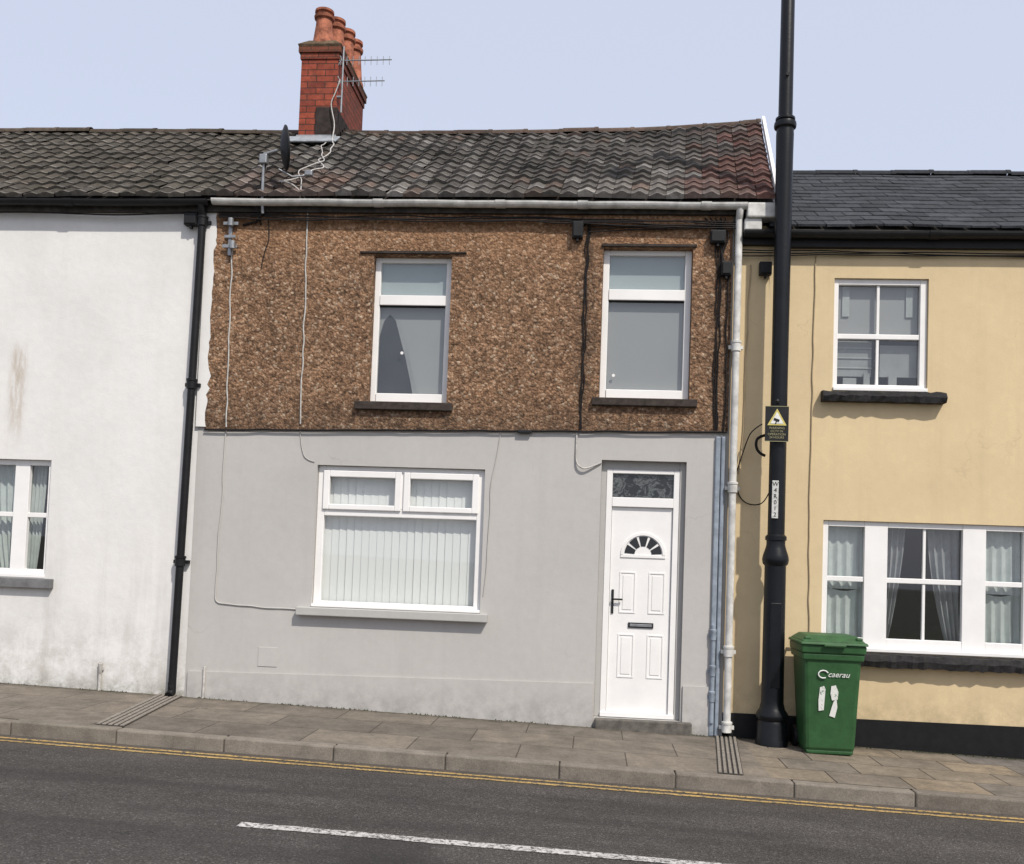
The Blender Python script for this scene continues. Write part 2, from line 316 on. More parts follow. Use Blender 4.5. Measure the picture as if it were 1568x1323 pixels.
# ------------------------------------------------------------------ HOUSES
H=empty('pebbledashed_terraced_house'); L=empty('white_terraced_house'); R=empty('yellow_terraced_house')
UL=(-2.35,-1.54,3.13,4.65); UR=(0.0,.895,3.22,4.75); G=(-2.85,-1.12,1.02,2.47); D=(.05,.89,.045,2.60)
band=lambda x:2.81+(x+4.05)*.0188
wall('pebbledash_wall',DASH,H,-4.06,1.28,band,5.30,-.022,[UL,UR],.13,('bottom','sides'))
wall('grey_wall',GREY,H,-4.13,1.175,lambda x:gz(x)-.1,lambda x:band(x)+.02,0,[G,D],.12,('sides',))
plz=lambda x:.315+(x+4.1)*.0155
wall('plinth_render',GREY,H,-4.10,.035,lambda x:gz(x)-.1,plz,-.02,[],edges=('top','sides'))
wall('plinth_render',GREY,H,.91,1.17,lambda x:gz(x)-.1,plz,-.02,[],edges=('top','sides'))
p=P(); p.box(1.175,1.30,.005,.05,-.3,5.2); p.build('party_wall_strip',SURR,H)
LW=(-7.3,-5.70,1.20,2.44)
wall('white_wall',WHITE,L,-14,-4.12,lambda x:gz(x)-.1,5.3,.004,[LW],.12)
p=P(); zz=2.83; a=-4.04
while zz<5.2:
    z2=min(zz+random.uniform(.03,.12),5.2); b=-4.045+(random.uniform(-.015,.035) if zz<3.6 or zz>4.6 else random.uniform(-.012,.012)); p.poly([(-4.15,-.026,zz),(a,-.026,zz),(b,-.026,z2),(-4.15,-.026,z2)]); zz=z2; a=b
p.build('white_pier_strip',WHITE,L)
R1=(2.296,3.205,3.35,4.48); R2=(2.234,4.20,.80,2.07)
wall('yellow_wall',YEL,R,1.29,14,.15,5.0,.03,[R1,R2],.10)
wall('black_plinth',BLK,R,1.36,14,lambda x:gz(x)-.15,.15,.012,[],edges=('top','sides'))
p=P(); 
p.poly([(1.66,.03,4.3),(1.66,0,5.15),(1.86,2.4,6.95),(1.80,5.0,5.15),(1.80,5.0,-.4),(1.66,.1,-.4)])
p.poly([(-14,5,-.4),(1.80,5,-.4),(1.80,5,5.3),(-14,5,5.3)]); p.poly([(-14,0,-.4),(-14,5,-.4),(-14,5,5.3),(-14,2.4,7.0),(-14,0,5.3)])
p.build('gable_and_rear_walls',SURR,H,recalc=False)
p=P(); p.poly([(1.8,5.1,-.4),(14,5.1,-.4),(14,5.1,5),(1.8,5.1,5)]); p.poly([(14,.03,-.6),(14,5.1,-.6),(14,5.1,5),(14,2.56,6.5),(14,.03,5)]); p.build('rear_walls',YEL,R)
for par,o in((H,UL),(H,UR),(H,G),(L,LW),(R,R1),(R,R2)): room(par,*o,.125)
def upvc(par,x0,x1,z0,z1,y,bars_h,name,st=.06,top=.05,bot=.1):
    p=P(); a,b=y,y+.055
    p.box(x0,x0+st,a,b,z0,z1); p.box(x1-st,x1,a,b,z0,z1)
    p.box(x0+st,x1-st,a+.002,b,z1-top,z1); p.box(x0+st,x1-st,a-.012,b,z0,z0+bot)
    for (c,d,dy) in bars_h: p.box(x0+st,x1-st,a-dy,b,c,d)
    p.build(name,UPVC,par,bevel=.006)
    pane(name+'_glass',x0+st*.8,x1-st*.8,z0+.03,z1-.03,y+.03,GLASS,par)
upvc(H,UL[0]+.002,UL[1]-.002,UL[2]+.002,UL[3]-.002,.06,[(4.15,4.255,.01)],'upper_window')
upvc(H,UR[0]+.002,UR[1]-.002,UR[2]+.002,UR[3]-.002,.06,[(4.235,4.345,.01)],'upper_window',.065)
p=P()
for a,b,z in((UL[0]+.06,UL[1]-.06,4.14),(UR[0]+.065,UR[1]-.065,4.225)): p.box(a,b,.062,.1,z,z+.01)
p.build('window_gasket',BLKM,H)
pane('grey_blind',UR[0]+.02,UR[1]-.02,3.25,4.24,.125,GBL,H); pane('frosted_backing',UR[0]+.02,UR[1]-.02,4.25,4.74,.125,GBL2,H)
pane('frosted_backing',UL[0]+.02,UL[1]-.02,4.16,4.64,.125,GBL2,H)
p=P(); z0,z1=3.15,4.15
p.poly([(-2.32,.140,z0),(-1.56,.140,z0),(-1.56,.140,z1),(-2.32,.140,z1)]); p.build('grey_blind',GBL,H,recalc=False)
p=P(); p.poly([(-2.32,.130,z0),(-1.87,.130,z0),(-1.93,.130,3.38),(-1.99,.130,3.62),(-2.06,.130,3.83),(-2.12,.130,4.0),(-2.19,.130,4.07),(-2.25,.130,4.0),(-2.30,.130,3.80),(-2.32,.130,3.55)]); p.build('dark_drape',DARKC,H,recalc=False)
p=P(); p.poly([(-1.90,.126,z0),(-1.84,.126,z0),(-1.915,.126,3.4),(-1.975,.126,3.64),(-2.045,.126,3.86),(-2.11,.126,4.03),(-2.125,.126,4.0),(-2.075,.126,3.83),(-2.01,.126,3.62),(-1.95,.126,3.38)]); p.build('drape_edge',NETG,H,recalc=False)
p=P(); p.lathe([(.016,.084),(.016,.09)],-2.04,3.66,12,axis='Y'); p.lathe([(.016,.084),(.016,.09)],.14,3.47,12,axis='Y'); p.build('window_sticker',UPVC,H)
p=P(); x0,x1,z0,z1=G[0]+.002,G[1]-.002,G[2]+.002,G[3]-.002; a,b=.05,.115
p.box(x0,x0+.075,a,b,z0,z1); p.box(x1-.075,x1,a,b,z0,z1); p.box(x0+.075,x1-.075,a,b,z1-.06,z1); p.box(x0+.075,x1-.075,a,b,z0,z0+.06); p.box(x0+.075,x1-.075,a,b,1.955,2.035)
xc=-1.965; p.box(xc-.03,xc+.03,a,b,2.035,z1-.06)
for s0,s1 in((x0+.06,xc-.012),(xc+.012,x1-.06)):
    for q in((s0,s0+.065,2.02,2.42),(s1-.065,s1,2.02,2.42),(s0+.065,s1-.065,2.355,2.42),(s0+.065,s1-.065,2.02,2.075)): p.box(q[0],q[1],a-.022,a+.03,q[2],q[3])
p.box(x0-.0,x1+.0,a-.07,a+.01,z0,z0+.03)
p.build('ground_window',UPVC,H,bevel=.007)
pane('ground_window_glass',x0+.05,x1-.05,z0+.03,z1-.03,.085,GLASS,H)
p=P(); x=G[0]+.03
while x<G[1]:
    M=Matrix.Translation((x,.15,0))@Matrix.Rotation(math.radians(7+random.uniform(-3,3)),4,'Z'); p.box(-.043,.043,-.001,.001,1.06+random.uniform(0,.012),2.43,M=M); x+=.079
p.build('vertical_blind',BLINDM,H)
def sill(par,x0,x1,z0,z1,y0,y1,mat,name='window_sill',b=.008): 
    p=P(); p.box(x0,x1,y0,y1,z0,z1); o=p.build(name,mat,par,bevel=b); return o
sill(H,-2.478,-1.475,3.045,3.128,-.075,.055,SILLB); sill(H,-.07,.97,3.14,3.218,-.075,.055,SILLB); sill(H,-2.985,-1.04,.935,1.018,-.085,.045,SURR)
sill(L,-7.4,-5.60,1.095,1.198,-.06,.06,simple('grey_sill',(.16,.16,.16),.8,.3,10))
def rough_sill(x0,x1,z0,z1):
    n=int((x1-x0)/.05)
    p=P(); prof=[(.05,z0),(-.07,z0),(-.09,(z0+z1)/2),(-.07,z1-.01),(.05,z1)]
    for i in range(n+1):
        for (y,z) in prof: p.v.append((x0+(x1-x0)*i/n,y+random.uniform(-.010,.010),z+random.uniform(-.011,.006)*(y<0)))
    for i in range(n):
        for j in range(4):
            k=i*5+j; p.f.append((k,k+1,k+6,k+5)); p.c.append((1,1,1))
    p.f.append((0,1,2,3,4)); p.f.append(tuple(n*5+j for j in range(5))); p.c+=[(1,1,1)]*2
    p.build('window_sill',SILLK,R)
rough_sill(2.185,3.356,3.235,3.345); rough_sill(2.12,4.32,.665,.795)
p=P(); p.box(-2.495,-2.30,-.045,0,4.665,4.685); p.box(-2.30,-1.56,-.05,0,4.662,4.690); p.box(-1.56,-1.39,-.045,0,4.668,4.686); p.box(-.02,.93,-.045,0,4.757,4.785); p.build('window_lintel',SILLB,H,bevel=.004)
def sash(par,x0,x1,z0,z1,y,lights,zmid,name,glazing,bot=.1,zlow=None):
    p=P(); a,b=y,y+.06
    p.box(x0,lights[0][0],a,b,z0,z1); 
    for i in range(len(lights)-1): p.box(lights[i][1],lights[i+1][0],a,b,z0,z1)
    p.box(lights[-1][1],x1,a,b,z0,z1)
    for (c,d,vb) in lights:
        p.box(c,d,a+.002,b,z1-.055,z1); p.box(c,d,a+.002,b,z0,z0+bot); p.box(c,d,a+.012,b,zmid-.025,zmid+.025)
        for q in vb: p.box(q-.014,q+.014,a+.02,b-.005,z0+bot,zmid-.025); p.box(q-.014,q+.014,a+.02,b-.005,zmid+.025,z1-.055)
    p.box(x0,x1,a-.05,a-.0005,z0,z0+.035)
    p.build(name,UPVC,par,bevel=.005)
    pane(name+'_glass',x0+.03,x1-.03,z0+.03,z1-.03,y+.045,GLASS,par)
sash(R,R1[0]+.002,R1[1]-.002,R1[2]+.002,R1[3]-.002,.06,[(2.345,3.135,[2.735])],3.905,'upper_sash_window',None,.07)
sash(R,R2[0]+.002,R2[1]-.002,R2[2]+.002,R2[3]-.002,.06,[(2.29,2.64,[]),(2.86,3.57,[3.215]),(3.79,4.14,[])],1.50,'triple_sash_window',None,.13)
sash(L,LW[0]+.002,LW[1]-.002,LW[2]+.002,LW[3]-.002,.05,[(-7.24,-6.97,[]),(-6.80,-6.12,[-6.46]),(-5.96,-5.75,[])],1.86,'sash_window',None,.09)
pane('net_curtain',2.33,3.15,3.9,4.45,.15,GBL,R); pane('net_curtain',2.33,2.70,3.52,3.88,.16,NETG,R); pane('net_curtain',2.78,3.15,3.52,3.84,.16,NETG,R)
p=P()
for x in (2.40,3.02): p.box(x,x+.07,.135,.145,4.12,4.45)
for z in (3.60,3.70,3.80): p.box(2.34,2.70,.150,.155,z,z+.012)
p.build('net_curtain_trim',simple('net_trim',(.38,.39,.38),.8,.15,6,0,80,.1),R)
p=P(); p.box(2.42,2.55,.13,.15,3.42,3.50); p.box(2.62,2.68,.13,.15,3.42,3.55); p.box(2.86,2.94,.13,.15,3.42,3.53); p.build('sill_ornaments',NETG,R)
for a,b in((2.26,2.70),(3.74,4.18)):
    curtain('net_curtain',a,b,a,b,1.40,2.05,.17,NET,R,5,.015,0); curtain('net_curtain',a,b,a,b,.82,1.44,.18,NET,R,5,.02,.06)
curtain('curtain',2.84,3.07,2.84,2.89,.82,2.05,.20,CURT,R,4,.025); curtain('curtain',3.28,3.58,3.48,3.60,.82,2.05,.20,CURT,R,4,.025)
curtain('curtain',-6.02,-5.84,-6.02,-5.90,1.22,2.42,.18,NET,L,4,.02); curtain('curtain',-5.80,-5.70,-5.78,-5.70,1.22,2.42,.18,NET,L,3,.02); curtain('curtain',-6.5,-6.08,-6.3,-6.08,1.22,2.42,.18,NET,L,5,.02)
# ---- door
p=P(); p.box(.052,.105,.075,.12,.05,2.598); p.box(.105,.835,.075,.12,2.515,2.598); p.build('door_reveal_render',SURR,H)
p=P(); p.box(.835,.888,.06,.12,.05,2.598); p.build('door_reveal_render',SURR,H)
p=P(); y=.078
p.box(.106,.165,y-.01,y+.05,.075,2.513); p.box(.775,.834,y-.01,y+.05,.075,2.513); p.box(.165,.775,y-.01,y+.05,2.475,2.513); p.box(.165,.775,y-.015,y+.05,2.14,2.235); p.box(.106,.834,y-.03,y+.05,.05,.095)
p.build('door_frame',UPVC,H,bevel=.005)
p=P(); yd=.092
p.box(.168,.772,yd,yd+.05,.097,2.138)
p.build('door_leaf',UPVC,H,bevel=.003)
p=P()
def moulding(x0,x1,z0,z1,w=.012,d=.006):
    p.box(x0,x1,yd-d,yd-.0005,z1-w,z1); p.box(x0,x1,yd-d,yd-.0005,z0,z0+w); p.box(x0,x0+w,yd-d,yd-.0005,z0+w,z1-w); p.box(x1-w,x1,yd-d,yd-.0005,z0+w,z1-w)
    p.box(x0+.035,x1-.035,yd-.005,yd-.0005,z0+.035,z1-.035)
for a,b in((.265,.425),(.555,.715)): moulding(a,b,.44,.87); moulding(a,b,1.08,1.49)
cx,cz=.49,1.665
def ring(r0,r1,a0,a1,y0,n=18):
    for i in range(n):
        t0=a0+(a1-a0)*i/n; t1=a0+(a1-a0)*(i+1)/n
        q=[(cx+r*math.cos(t),cz+r*math.sin(t)) for r,t in((r0,t0),(r1,t0),(r1,t1),(r0,t1))]
        p.poly([(x,y0,z) for x,z in q]); p.poly([(q[1][0],y0,q[1][1]),(q[1][0],yd,q[1][1]),(q[2][0],yd,q[2][1]),(q[2][0],y0,q[2][1])])
ring(.195,.222,0,math.pi,yd-.010); p.box(cx-.222,cx+.222,yd-.010,yd-.0005,cz-.03,cz-.004)
p.build('door_mouldings',UPVC,H,bevel=.0)
p=P()
for i in range(5):
    a0=math.radians(i*36+4); a1=math.radians(i*36+32)
    pts=[]; 
    for t in range(7): a=a0+(a1-a0)*t/6; pts.append((cx+.185*math.cos(a),yd-.004,cz+.185*math.sin(a)))
    for t in range(4): a=a1+(a0-a1)*t/3; pts.append((cx+.085*math.cos(a),yd-.004,cz+.085*math.sin(a)))
    p.poly(pts)
p.build('door_fan_glass',simple('dark_glass',(.02,.022,.025),.08,.2,5),H)
p=P(); p.box(.362,.612,yd-.012,yd-.0005,.935,.988); p.build('letterbox',BRASS,H,bevel=.003)
p=P(); p.box(.378,.596,yd-.018,yd-.0125,.948,.975); p.build('letterbox_flap',GALV,H,bevel=.003)
p=P(); p.box(.188,.212,yd-.012,yd-.0005,1.07,1.31); p.box(.19,.30,yd-.045,yd-.03,1.205,1.222); p.box(.192,.207,yd-.045,yd-.012,1.205,1.222); p.build('door_handle',BRASS,H,bevel=.003)
def m_etched():
    k=N('etched_fanlight'); n=k.noise(9,5,.7,dist=1.5); k.col(k.ramp(n,[(.47,(.018,.02,.022)),(.52,(.12,.13,.13)),(.6,(.03,.03,.032))])); k.rough(.12,.6); return k.m
pane('fanlight_glass',.165,.775,2.235,2.475,.10,m_etched(),H)
p=P(); p.box(.06,1.0,-.085,.074,-.2,.044); p.build('door_step',CON,H,bevel=.012)
p=P(); p.box(-3.375,-3.175,-.006,.01,.395,.59); p.build('vent_plate',GREY,H,bevel=.002)
# ---- roofs
def tiled(name,par,mat,x0,x1,y0,z0,y1,zr,w,rows,rollh,th,colfn,nseg=7,stag=False,splay=lambda x:0,jit=.006):
    p=P(); sl=math.atan2(zr(0)-z0,y1-y0); nrm=Vector((0,-math.sin(sl),math.cos(sl))); n=int((x1-x0)/w)
    w=(x1-x0)/n
    def pt(x,t,h):
        xx=x+t*splay(x); return Vector((xx,y0+t*(y1-y0),z0+t*(zr(xx)-z0)))+nrm*(h+.022*noise.noise(Vector((xx*.9,t*2.5,7))))
    for r in range(rows):
        t0=r/rows; t1=(r+1.12)/rows; off=(w/2 if stag and r%2 else 0)
        for c in range(-1 if off else 0,n):
            xa=x0+c*w+off; xb=min(xa+w,x1); xa=max(xa,x0)
            if xb-xa<.01: continue
            j=random.uniform(-jit,jit); dt=random.uniform(-.018,.018)/rows*3; tilt=random.uniform(-jit,jit)*.9
            cl=colfn((xa+xb)/2,t0); m=nseg if rollh else 1
            A=[];B=[];C=[]
            for i in range(m+1):
                s=i/m; g=.004 if not rollh else .0015; x=xa+g+(xb-xa-2*g)*s
                h=rollh*(.5-.5*math.cos(2*math.pi*s))**1.4 if rollh else 0
                A.append(pt(x,t0+dt,-.012)); B.append(pt(x,t0+dt,th+h+j+tilt*(s-.5))); C.append(pt(x,min(t1,1.0),h*.92+j*.3))
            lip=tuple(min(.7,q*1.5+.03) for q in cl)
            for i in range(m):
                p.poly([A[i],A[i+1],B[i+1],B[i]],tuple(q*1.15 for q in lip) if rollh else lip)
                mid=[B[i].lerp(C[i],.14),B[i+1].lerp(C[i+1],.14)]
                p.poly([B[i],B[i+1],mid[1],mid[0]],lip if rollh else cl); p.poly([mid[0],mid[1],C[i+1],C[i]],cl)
    return p.build(name,mat,par,attr=True,recalc=False)
def lerp_tab(x,tab):
    if x<=tab[0][0]: return tab[0][1]
    for (a,b),(c,d) in zip(tab[:-1],tab[1:]):
        if x<=c: return b+(d-b)*(x-a)/(c-a)
    return tab[-1][1]
zr=lambda x: lerp_tab(x,[(-14,7.08),(-8.1,7.03),(-6,7.02),(-4.06,7.00),(-1.58,6.985),(.57,7.03),(1.91,7.12)])
def ctile(x,t):
    v=noise.noise(Vector((x*.8,t*4,3))); r=random.random(); k=random.uniform(.6,1.2)
    c=Vector((.076,.068,.061))*(1+.5*v)
    if r<.15: c=Vector((.135,.125,.114))
    elif r<.22: c=Vector((.085,.062,.050))
    red=min(1,max(0,(x-.85+random.uniform(-.35,.35)+(.3-t)*.3)/.5)); 
    if x<-4: c=c.lerp(Vector((.070,.060,.046)),.7)
    if -4<x<-2.8 and t<.3: c=c.lerp(Vector((.11,.062,.045)),.35)
    c=c.lerp(Vector((.088,.036,.028)),red*.85)
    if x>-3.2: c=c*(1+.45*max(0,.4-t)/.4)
    return tuple(c*k)
spl=lambda x: .25*min(1,max(0,(x+4)/5.66))
tiled('clay_tile_roof',H,TILE,-4.16,1.66,-.17,5.22,2.4,zr,.175,14,.029,.027,ctile,splay=spl,jit=.012)
tiled('clay_tile_roof',L,TILE,-14,-4.16,-.17,5.21,2.4,zr,.175,14,.020,.022,ctile,jit=.011)
for nm,par,a,b in(('rear_roof_slope',H,-4.16,1.9),('rear_roof_slope',L,-14,-4.16)):
    p=P(); p.poly([(a,2.4,zr(a)-.02),(b,2.4,zr(b)-.02),(b,5.15,5.2),(a,5.15,5.2)],(.08,.065,.055)); p.build(nm,TILE,par,attr=True)
    p=P(); p.poly([(a,-.15,5.17),(b-.25*(par is H),-.15,5.17),(b,2.4,zr(b)-.06),(a,2.4,zr(a)-.06)],(.05,.05,.05)); p.build('roof_underlay',SOFF,par)
def ridge(par,x0,x1,zf,y,r,colf,mat,step=.45):
    p=P(); x=x0
    while x<x1-.01:
        xb=min(x+step,x1); dz=random.uniform(-.010,.010); n=8; cl=colf(x)
        for i in range(n):
            a0=math.pi*i/n; a1=math.pi*(i+1)/n
            A=[(y+r*math.cos(a),r*math.sin(a)*.9) for a in(a0,a1)]
            p.poly([(x,A[0][0],zf(x)+A[0][1]+dz-.02),(xb-.008,A[0][0],zf(xb)+A[0][1]+dz-.02),(xb-.008,A[1][0],zf(xb)+A[1][1]+dz-.02),(x,A[1][0],zf(x)+A[1][1]+dz-.02)],cl)
        for i in range(n):
            a0=math.pi*i/n; a1=math.pi*(i+1)/n; rr=r*1.07
            A=[(y+rr*math.cos(a),rr*math.sin(a)*.9) for a in(a0,a1)]
            p.poly([(xb-.05,A[0][0],zf(xb)+A[0][1]+dz-.02),(xb,A[0][0],zf(xb)+A[0][1]+dz-.02),(xb,A[1][0],zf(xb)+A[1][1]+dz-.02),(xb-.05,A[1][0],zf(xb)+A[1][1]+dz-.02)],cl)
        x=xb
    p.build('ridge_tiles',mat,par,attr=True,recalc=False)
ridge(H,-4.16,1.9,zr,2.4,.085,lambda x:tuple(Vector((.085,.060,.048))*random.uniform(.7,1.3)),TILE); ridge(L,-14,-4.16,zr,2.4,.085,lambda x:tuple(Vector((.075,.058,.045))*random.uniform(.7,1.3)),TILE)
zr2=lambda x:6.55
def cslate(x,t):
    k=random.uniform(.75,1.25); return tuple(Vector((.047,.050,.056))*k)
tiled('slate_roof',R,SLATE,1.62,14,-.13,4.955,2.56,zr2,.27,14,0,.010,cslate,stag=True,jit=.003)
ridge(R,1.75,14,zr2,2.56,.075,lambda x:(.035,.038,.044),SLATE,.46)
p=P(); p.poly([(1.62,2.56,6.53),(14,2.56,6.53),(14,5.2,4.95),(1.62,5.2,4.95)],(.06,.066,.076)); p.build('rear_roof_slope',SLATE,R,attr=True)
p=P(); p.poly([(1.62,-.12,4.91),(14,-.12,4.91),(14,2.56,6.50),(1.62,2.56,6.50)]); p.build('roof_underlay',SOFF,R)
p=P(); a=Vector((1.665,-.19,5.19)); b=Vector((1.925,2.42,zr(1.9)+.02))
w=Vector((.035,0,0)); h=Vector((0,0,.10))
q=[a,a+w,a+w+h,a+h]; r=[b,b+w,b+w+h,b+h]
p.poly(q); p.poly(r[::-1]); 
for i in range(4): j=(i+1)%4; p.poly([q[i],q[j],r[j],r[i]])
p.build('verge_board',UPVC,H)
p=P(); p.box(1.40,1.70,-.17,.02,5.02,5.17); p.box(1.38,1.55,-.14,.02,4.90,5.02); p.build('eaves_box',UPVCD,H,bevel=.015)
def gutter(name,par,x0,x1,y,z0,z1,r,mat,joints=()):
    p=P(); n=10; seg=max(2,int((x1-x0)/.3))
    sag=lambda t: -.006*math.sin(t*math.pi*5)**2
    for k in range(seg):
        xa=x0+(x1-x0)*k/seg; xb=x0+(x1-x0)*(k+1)/seg
        za=z0+(z1-z0)*k/seg+sag(k/seg); zb=z0+(z1-z0)*(k+1)/seg+sag((k+1)/seg)
        for i in range(n):
            a0=math.pi+math.pi*i/n; a1=math.pi+math.pi*(i+1)/n
            p.poly([(xa,y+r*math.cos(a0),za+r*math.sin(a0)),(xb,y+r*math.cos(a0),zb+r*math.sin(a0)),(xb,y+r*math.cos(a1),zb+r*math.sin(a1)),(xa,y+r*math.cos(a1),za+r*math.sin(a1))])
    for x in (x0,x1):
        z=z0 if x==x0 else z1
        p.poly([(x,y+r*math.cos(math.pi+math.pi*i/n),z+r*math.sin(math.pi+math.pi*i/n)) for i in range(n+1)])
    for xj in joints:
        t=(xj-x0)/(x1-x0); z=z0+(z1-z0)*t; rr=r*1.16
        for i in range(n):
            a0=math.pi+math.pi*i/n; a1=math.pi+math.pi*(i+1)/n
            p.poly([(xj-.05,y+rr*math.cos(a0),z+rr*math.sin(a0)),(xj+.05,y+rr*math.cos(a0),z+rr*math.sin(a0)),(xj+.05,y+rr*math.cos(a1),z+rr*math.sin(a1)),(xj-.05,y+rr*math.cos(a1),z+rr*math.sin(a1))])
        for xx in(xj-.05,xj+.05):
            p.poly([(xx,y+rr*math.cos(math.pi+math.pi*i/n),z+rr*math.sin(math.pi+math.pi*i/n)) for i in range(n+1)])
    return p.build(name,mat,par,smooth=True,recalc=False)
p=P(); p.box(-4.13,1.36,-.065,-.023,5.08,5.20); p.build('fascia',SOFF,H)
p=P(); p.box(-14,-4.13,-.06,.003,5.08,5.20); p.build('fascia',SOFF,L)
gutter('white_gutter',H,-4.05,1.40,-.125,5.185,5.165,.055,UPVCD,(-2.3,-1.05,-.22,1.0))
gutter('black_gutter',L,-14,-4.10,-.125,5.16,5.175,.055,BLKM,(-7.1,-5.6))
p=P(); p.box(1.70,14,-.04,.029,4.77,4.90); p.build('fascia',BLKM,R); p=P(); p.box(1.36,1.70,-.04,.029,4.79,4.88); p.build('fascia_end',BLKM,R)
gutter('black_gutter',R,1.38,14,-.10,4.90,4.91,.06,BLKM,(3.2,6))
def pipe(name,par,x,y,z0,z1,r,mat,collars,xt=None):
    p=P(); xt=x if xt is None else xt
    n=14
    p.lathe([(r,z0),(r,z1)],0,y,n)
    for c in collars: p.lathe([(r*1.05,c-.05),(r*1.3,c-.045),(r*1.3,c+.03),(r*1.45,c+.035),(r*1.45,c+.055),(r*1.05,c+.06)],0,y,n)
    for c in collars: p.box(-r*2.0,r*2.0,y+r*.4,y+r*1.6,c-.02,c+.015)
    p.v=[(v[0]+x+(xt-x)*(v[2]-z0)/(z1-z0),v[1],v[2]) for v in p.v]
    p.build(name,mat,par,smooth=True)
pipe('white_downpipe',H,1.335,-.07,-.02,5.04,.036,UPVCD,(.75,2.35,3.75,.02)); tube('downpipe_swan_neck',[(1.335,-.12,5.14),(1.335,-.12,5.10),(1.335,-.07,5.03)],.037,UPVCD,H)
pipe('black_downpipe',L,-4.235,-.07,.12,5.04,.040,BLK,(1.43,3.26,4.97),-4.17); tube('downpipe_swan_neck',[(-4.17,-.12,5.14),(-4.17,-.10,5.08),(-4.17,-.07,5.02)],.042,BLK,L)
tube('downpipe_shoe',[(-4.235,-.07,.2),(-4.235,-.07,.10),(-4.235,-.14,.07)],.045,BLK,L)
p=P(); p.box(1.165,1.215,-.03,.0,-.08,2.86); p.box(1.222,1.262,-.03,0,-.08,2.86); p.build('blue_conduit',BLUE,H,bevel=.012)
pipe('conduit_collar',H,1.19,-.03,.05,1.0,.022,BLUE,(.3,.55,.9))
pipe('stub_pipe',L,-5.03,-.02,gz(-5),.36,.016,CABLW,(.3,)); pipe('stub_pipe',H,-3.92,-.03,gz(-4),.37,.013,CABLW,())
# ---- cables
cable('cable',[(-3.855,-.03,4.72),(-3.84,-.03,3.9),(-3.82,-.03,2.83)],.008,CABLW,H); cable('cable',[(-3.82,-.008,2.84),(-3.84,-.008,1.9),(-3.855,-.008,1.02),(-3.6,-.008,1.0),(-3.2,-.008,.99),(-2.9,-.008,.98)],.006,GREY,H)
cable('cable',[(-3.07,-.03,5.15),(-3.05,-.03,4.0),(-3.04,-.03,2.88)],.008,CABLW,H)
for i in range(3): cable('black_cable',[(-.17+.012*i,-.035-.004*i,5.02),(-.18+.012*i,-.035,4.2),(-.185+.012*i,-.035,3.5),(-.18+.01*i,-.035,2.9)],.005,CABLK,H,.018,.1)
cable('black_cable',[(-3.48,-.035,5.02),(-3.46,-.035,4.8),(-3.52,-.035,4.6),(-3.53,-.035,4.5)],.005,CABLK,H,.01,.1)
cable('cable',[(-.21,-.01,2.86),(-.21,-.012,2.60),(-.19,-.03,2.535),(-.13,-.035,2.50),(-.06,-.03,2.52),(.045,-.01,2.57)],.009,CABLW,H,.003)
for i in range(3): cable('black_cable',[(1.12+.02*i,-.035,5.02),(1.14+.02*i,-.035,4.3),(1.13+.018*i,-.035,3.6),(1.145+.015*i,-.035,2.92)],.006,CABLK,H,.016,.1)
for i in range(4): cable('eaves_cable',[(-4.0,-.08,5.05-.012*i),(-2.5,-.08,5.035-.015*i),(-1,-.08,5.03-.012*i),(1.3,-.08,5.0-.02*i)],.007,CABLK,H,.016,.25)
cable('foot_cable',[(-4.05,-.03,band(-4.05)-.008),(-1.5,-.03,band(-1.5)-.005),(1.27,-.03,band(1.27)-.008)],.009,CABLK,H,.007,.15)
jb=P(); jb.box(-.80,-.66,-.05,-.023,2.84,2.875); jb.build('cable_clip',BLKM,H,bevel=.008)
cable('grey_wall_cable',[(-.98,-.008,2.86),(-1.0,-.008,2.6),(-1.07,-.008,2.3),(-1.06,-.008,1.9),(-1.09,-.008,1.2)],.004,GREY,H,.02,.2)
cable('grey_wall_cable',[(-3.05,-.008,2.84),(-3.02,-.008,2.62),(-2.98,-.008,2.52),(-2.88,-.008,2.5)],.004,GREY,H,.01,.1)
cable('eaves_cable',[(-8,-.07,5.05),(-6,-.07,5.06),(-5.2,-.07,5.035),(-4.2,-.07,5.06)],.008,CABLK,L,.01,.3)
for i in range(3): cable('eaves_cable',[(1.3,-.02,4.74-.03*i),(2.5,-.01,4.73-.015*i),(4.6,0.0,4.73-.015*i),(9,0.0,4.73-.01*i)],.006,CABLK,R,.010,.3)
cable('wall_cable',[(2.11,.02,4.7),(2.10,.02,3.6),(2.10,.02,2.77),(2.10,.02,2.0),(2.118,.02,.9)],.006,CABY,R,.008)
cable('cable',[(1.47,.02,4.6),(1.45,.02,3.8),(1.44,.02,3.0),(1.40,.02,2.5)],.006,CABY,R,.008)
cable('cable_loop',[(1.60,-.12,2.98),(1.50,-.10,2.92),(1.43,-.03,2.7),(1.36,.02,2.45),(1.42,.02,2.24),(1.55,-.01,2.18),(1.66,-.10,2.22),(1.70,-.18,2.4)],.006,CABLK,R,.006)
cable('cable_loop',[(1.62,-.2,2.86),(1.54,-.22,2.84),(1.52,-.22,2.76),(1.56,-.2,2.68),(1.62,-.2,2.66)],.014,CABLK,R,.003)
def jbox(par,x,z,w,h,y=-.1,d=.07,name='junction_box'):
    p=P(); p.box(x-w/2,x+w/2,y,y+d,z-h/2,z+h/2); p.box(x-w/2+.01,x+w/2-.01,y-.012,y-.0005,z-h/2+.012,z+h/2-.012); p.box(x-.012,x+.012,y+.01,y+d-.01,z-h/2-.035,z-h/2-.0005); p.build(name,BLKM,par,bevel=.006)
jbox(H,-.265,4.91,.11,.17); jbox(H,1.13,4.85,.15,.13); jbox(H,1.22,4.53,.10,.14); jbox(R,1.61,4.55,.12,.13,-.05); jbox(L,-4.30,5.0,.14,.13,-.08)
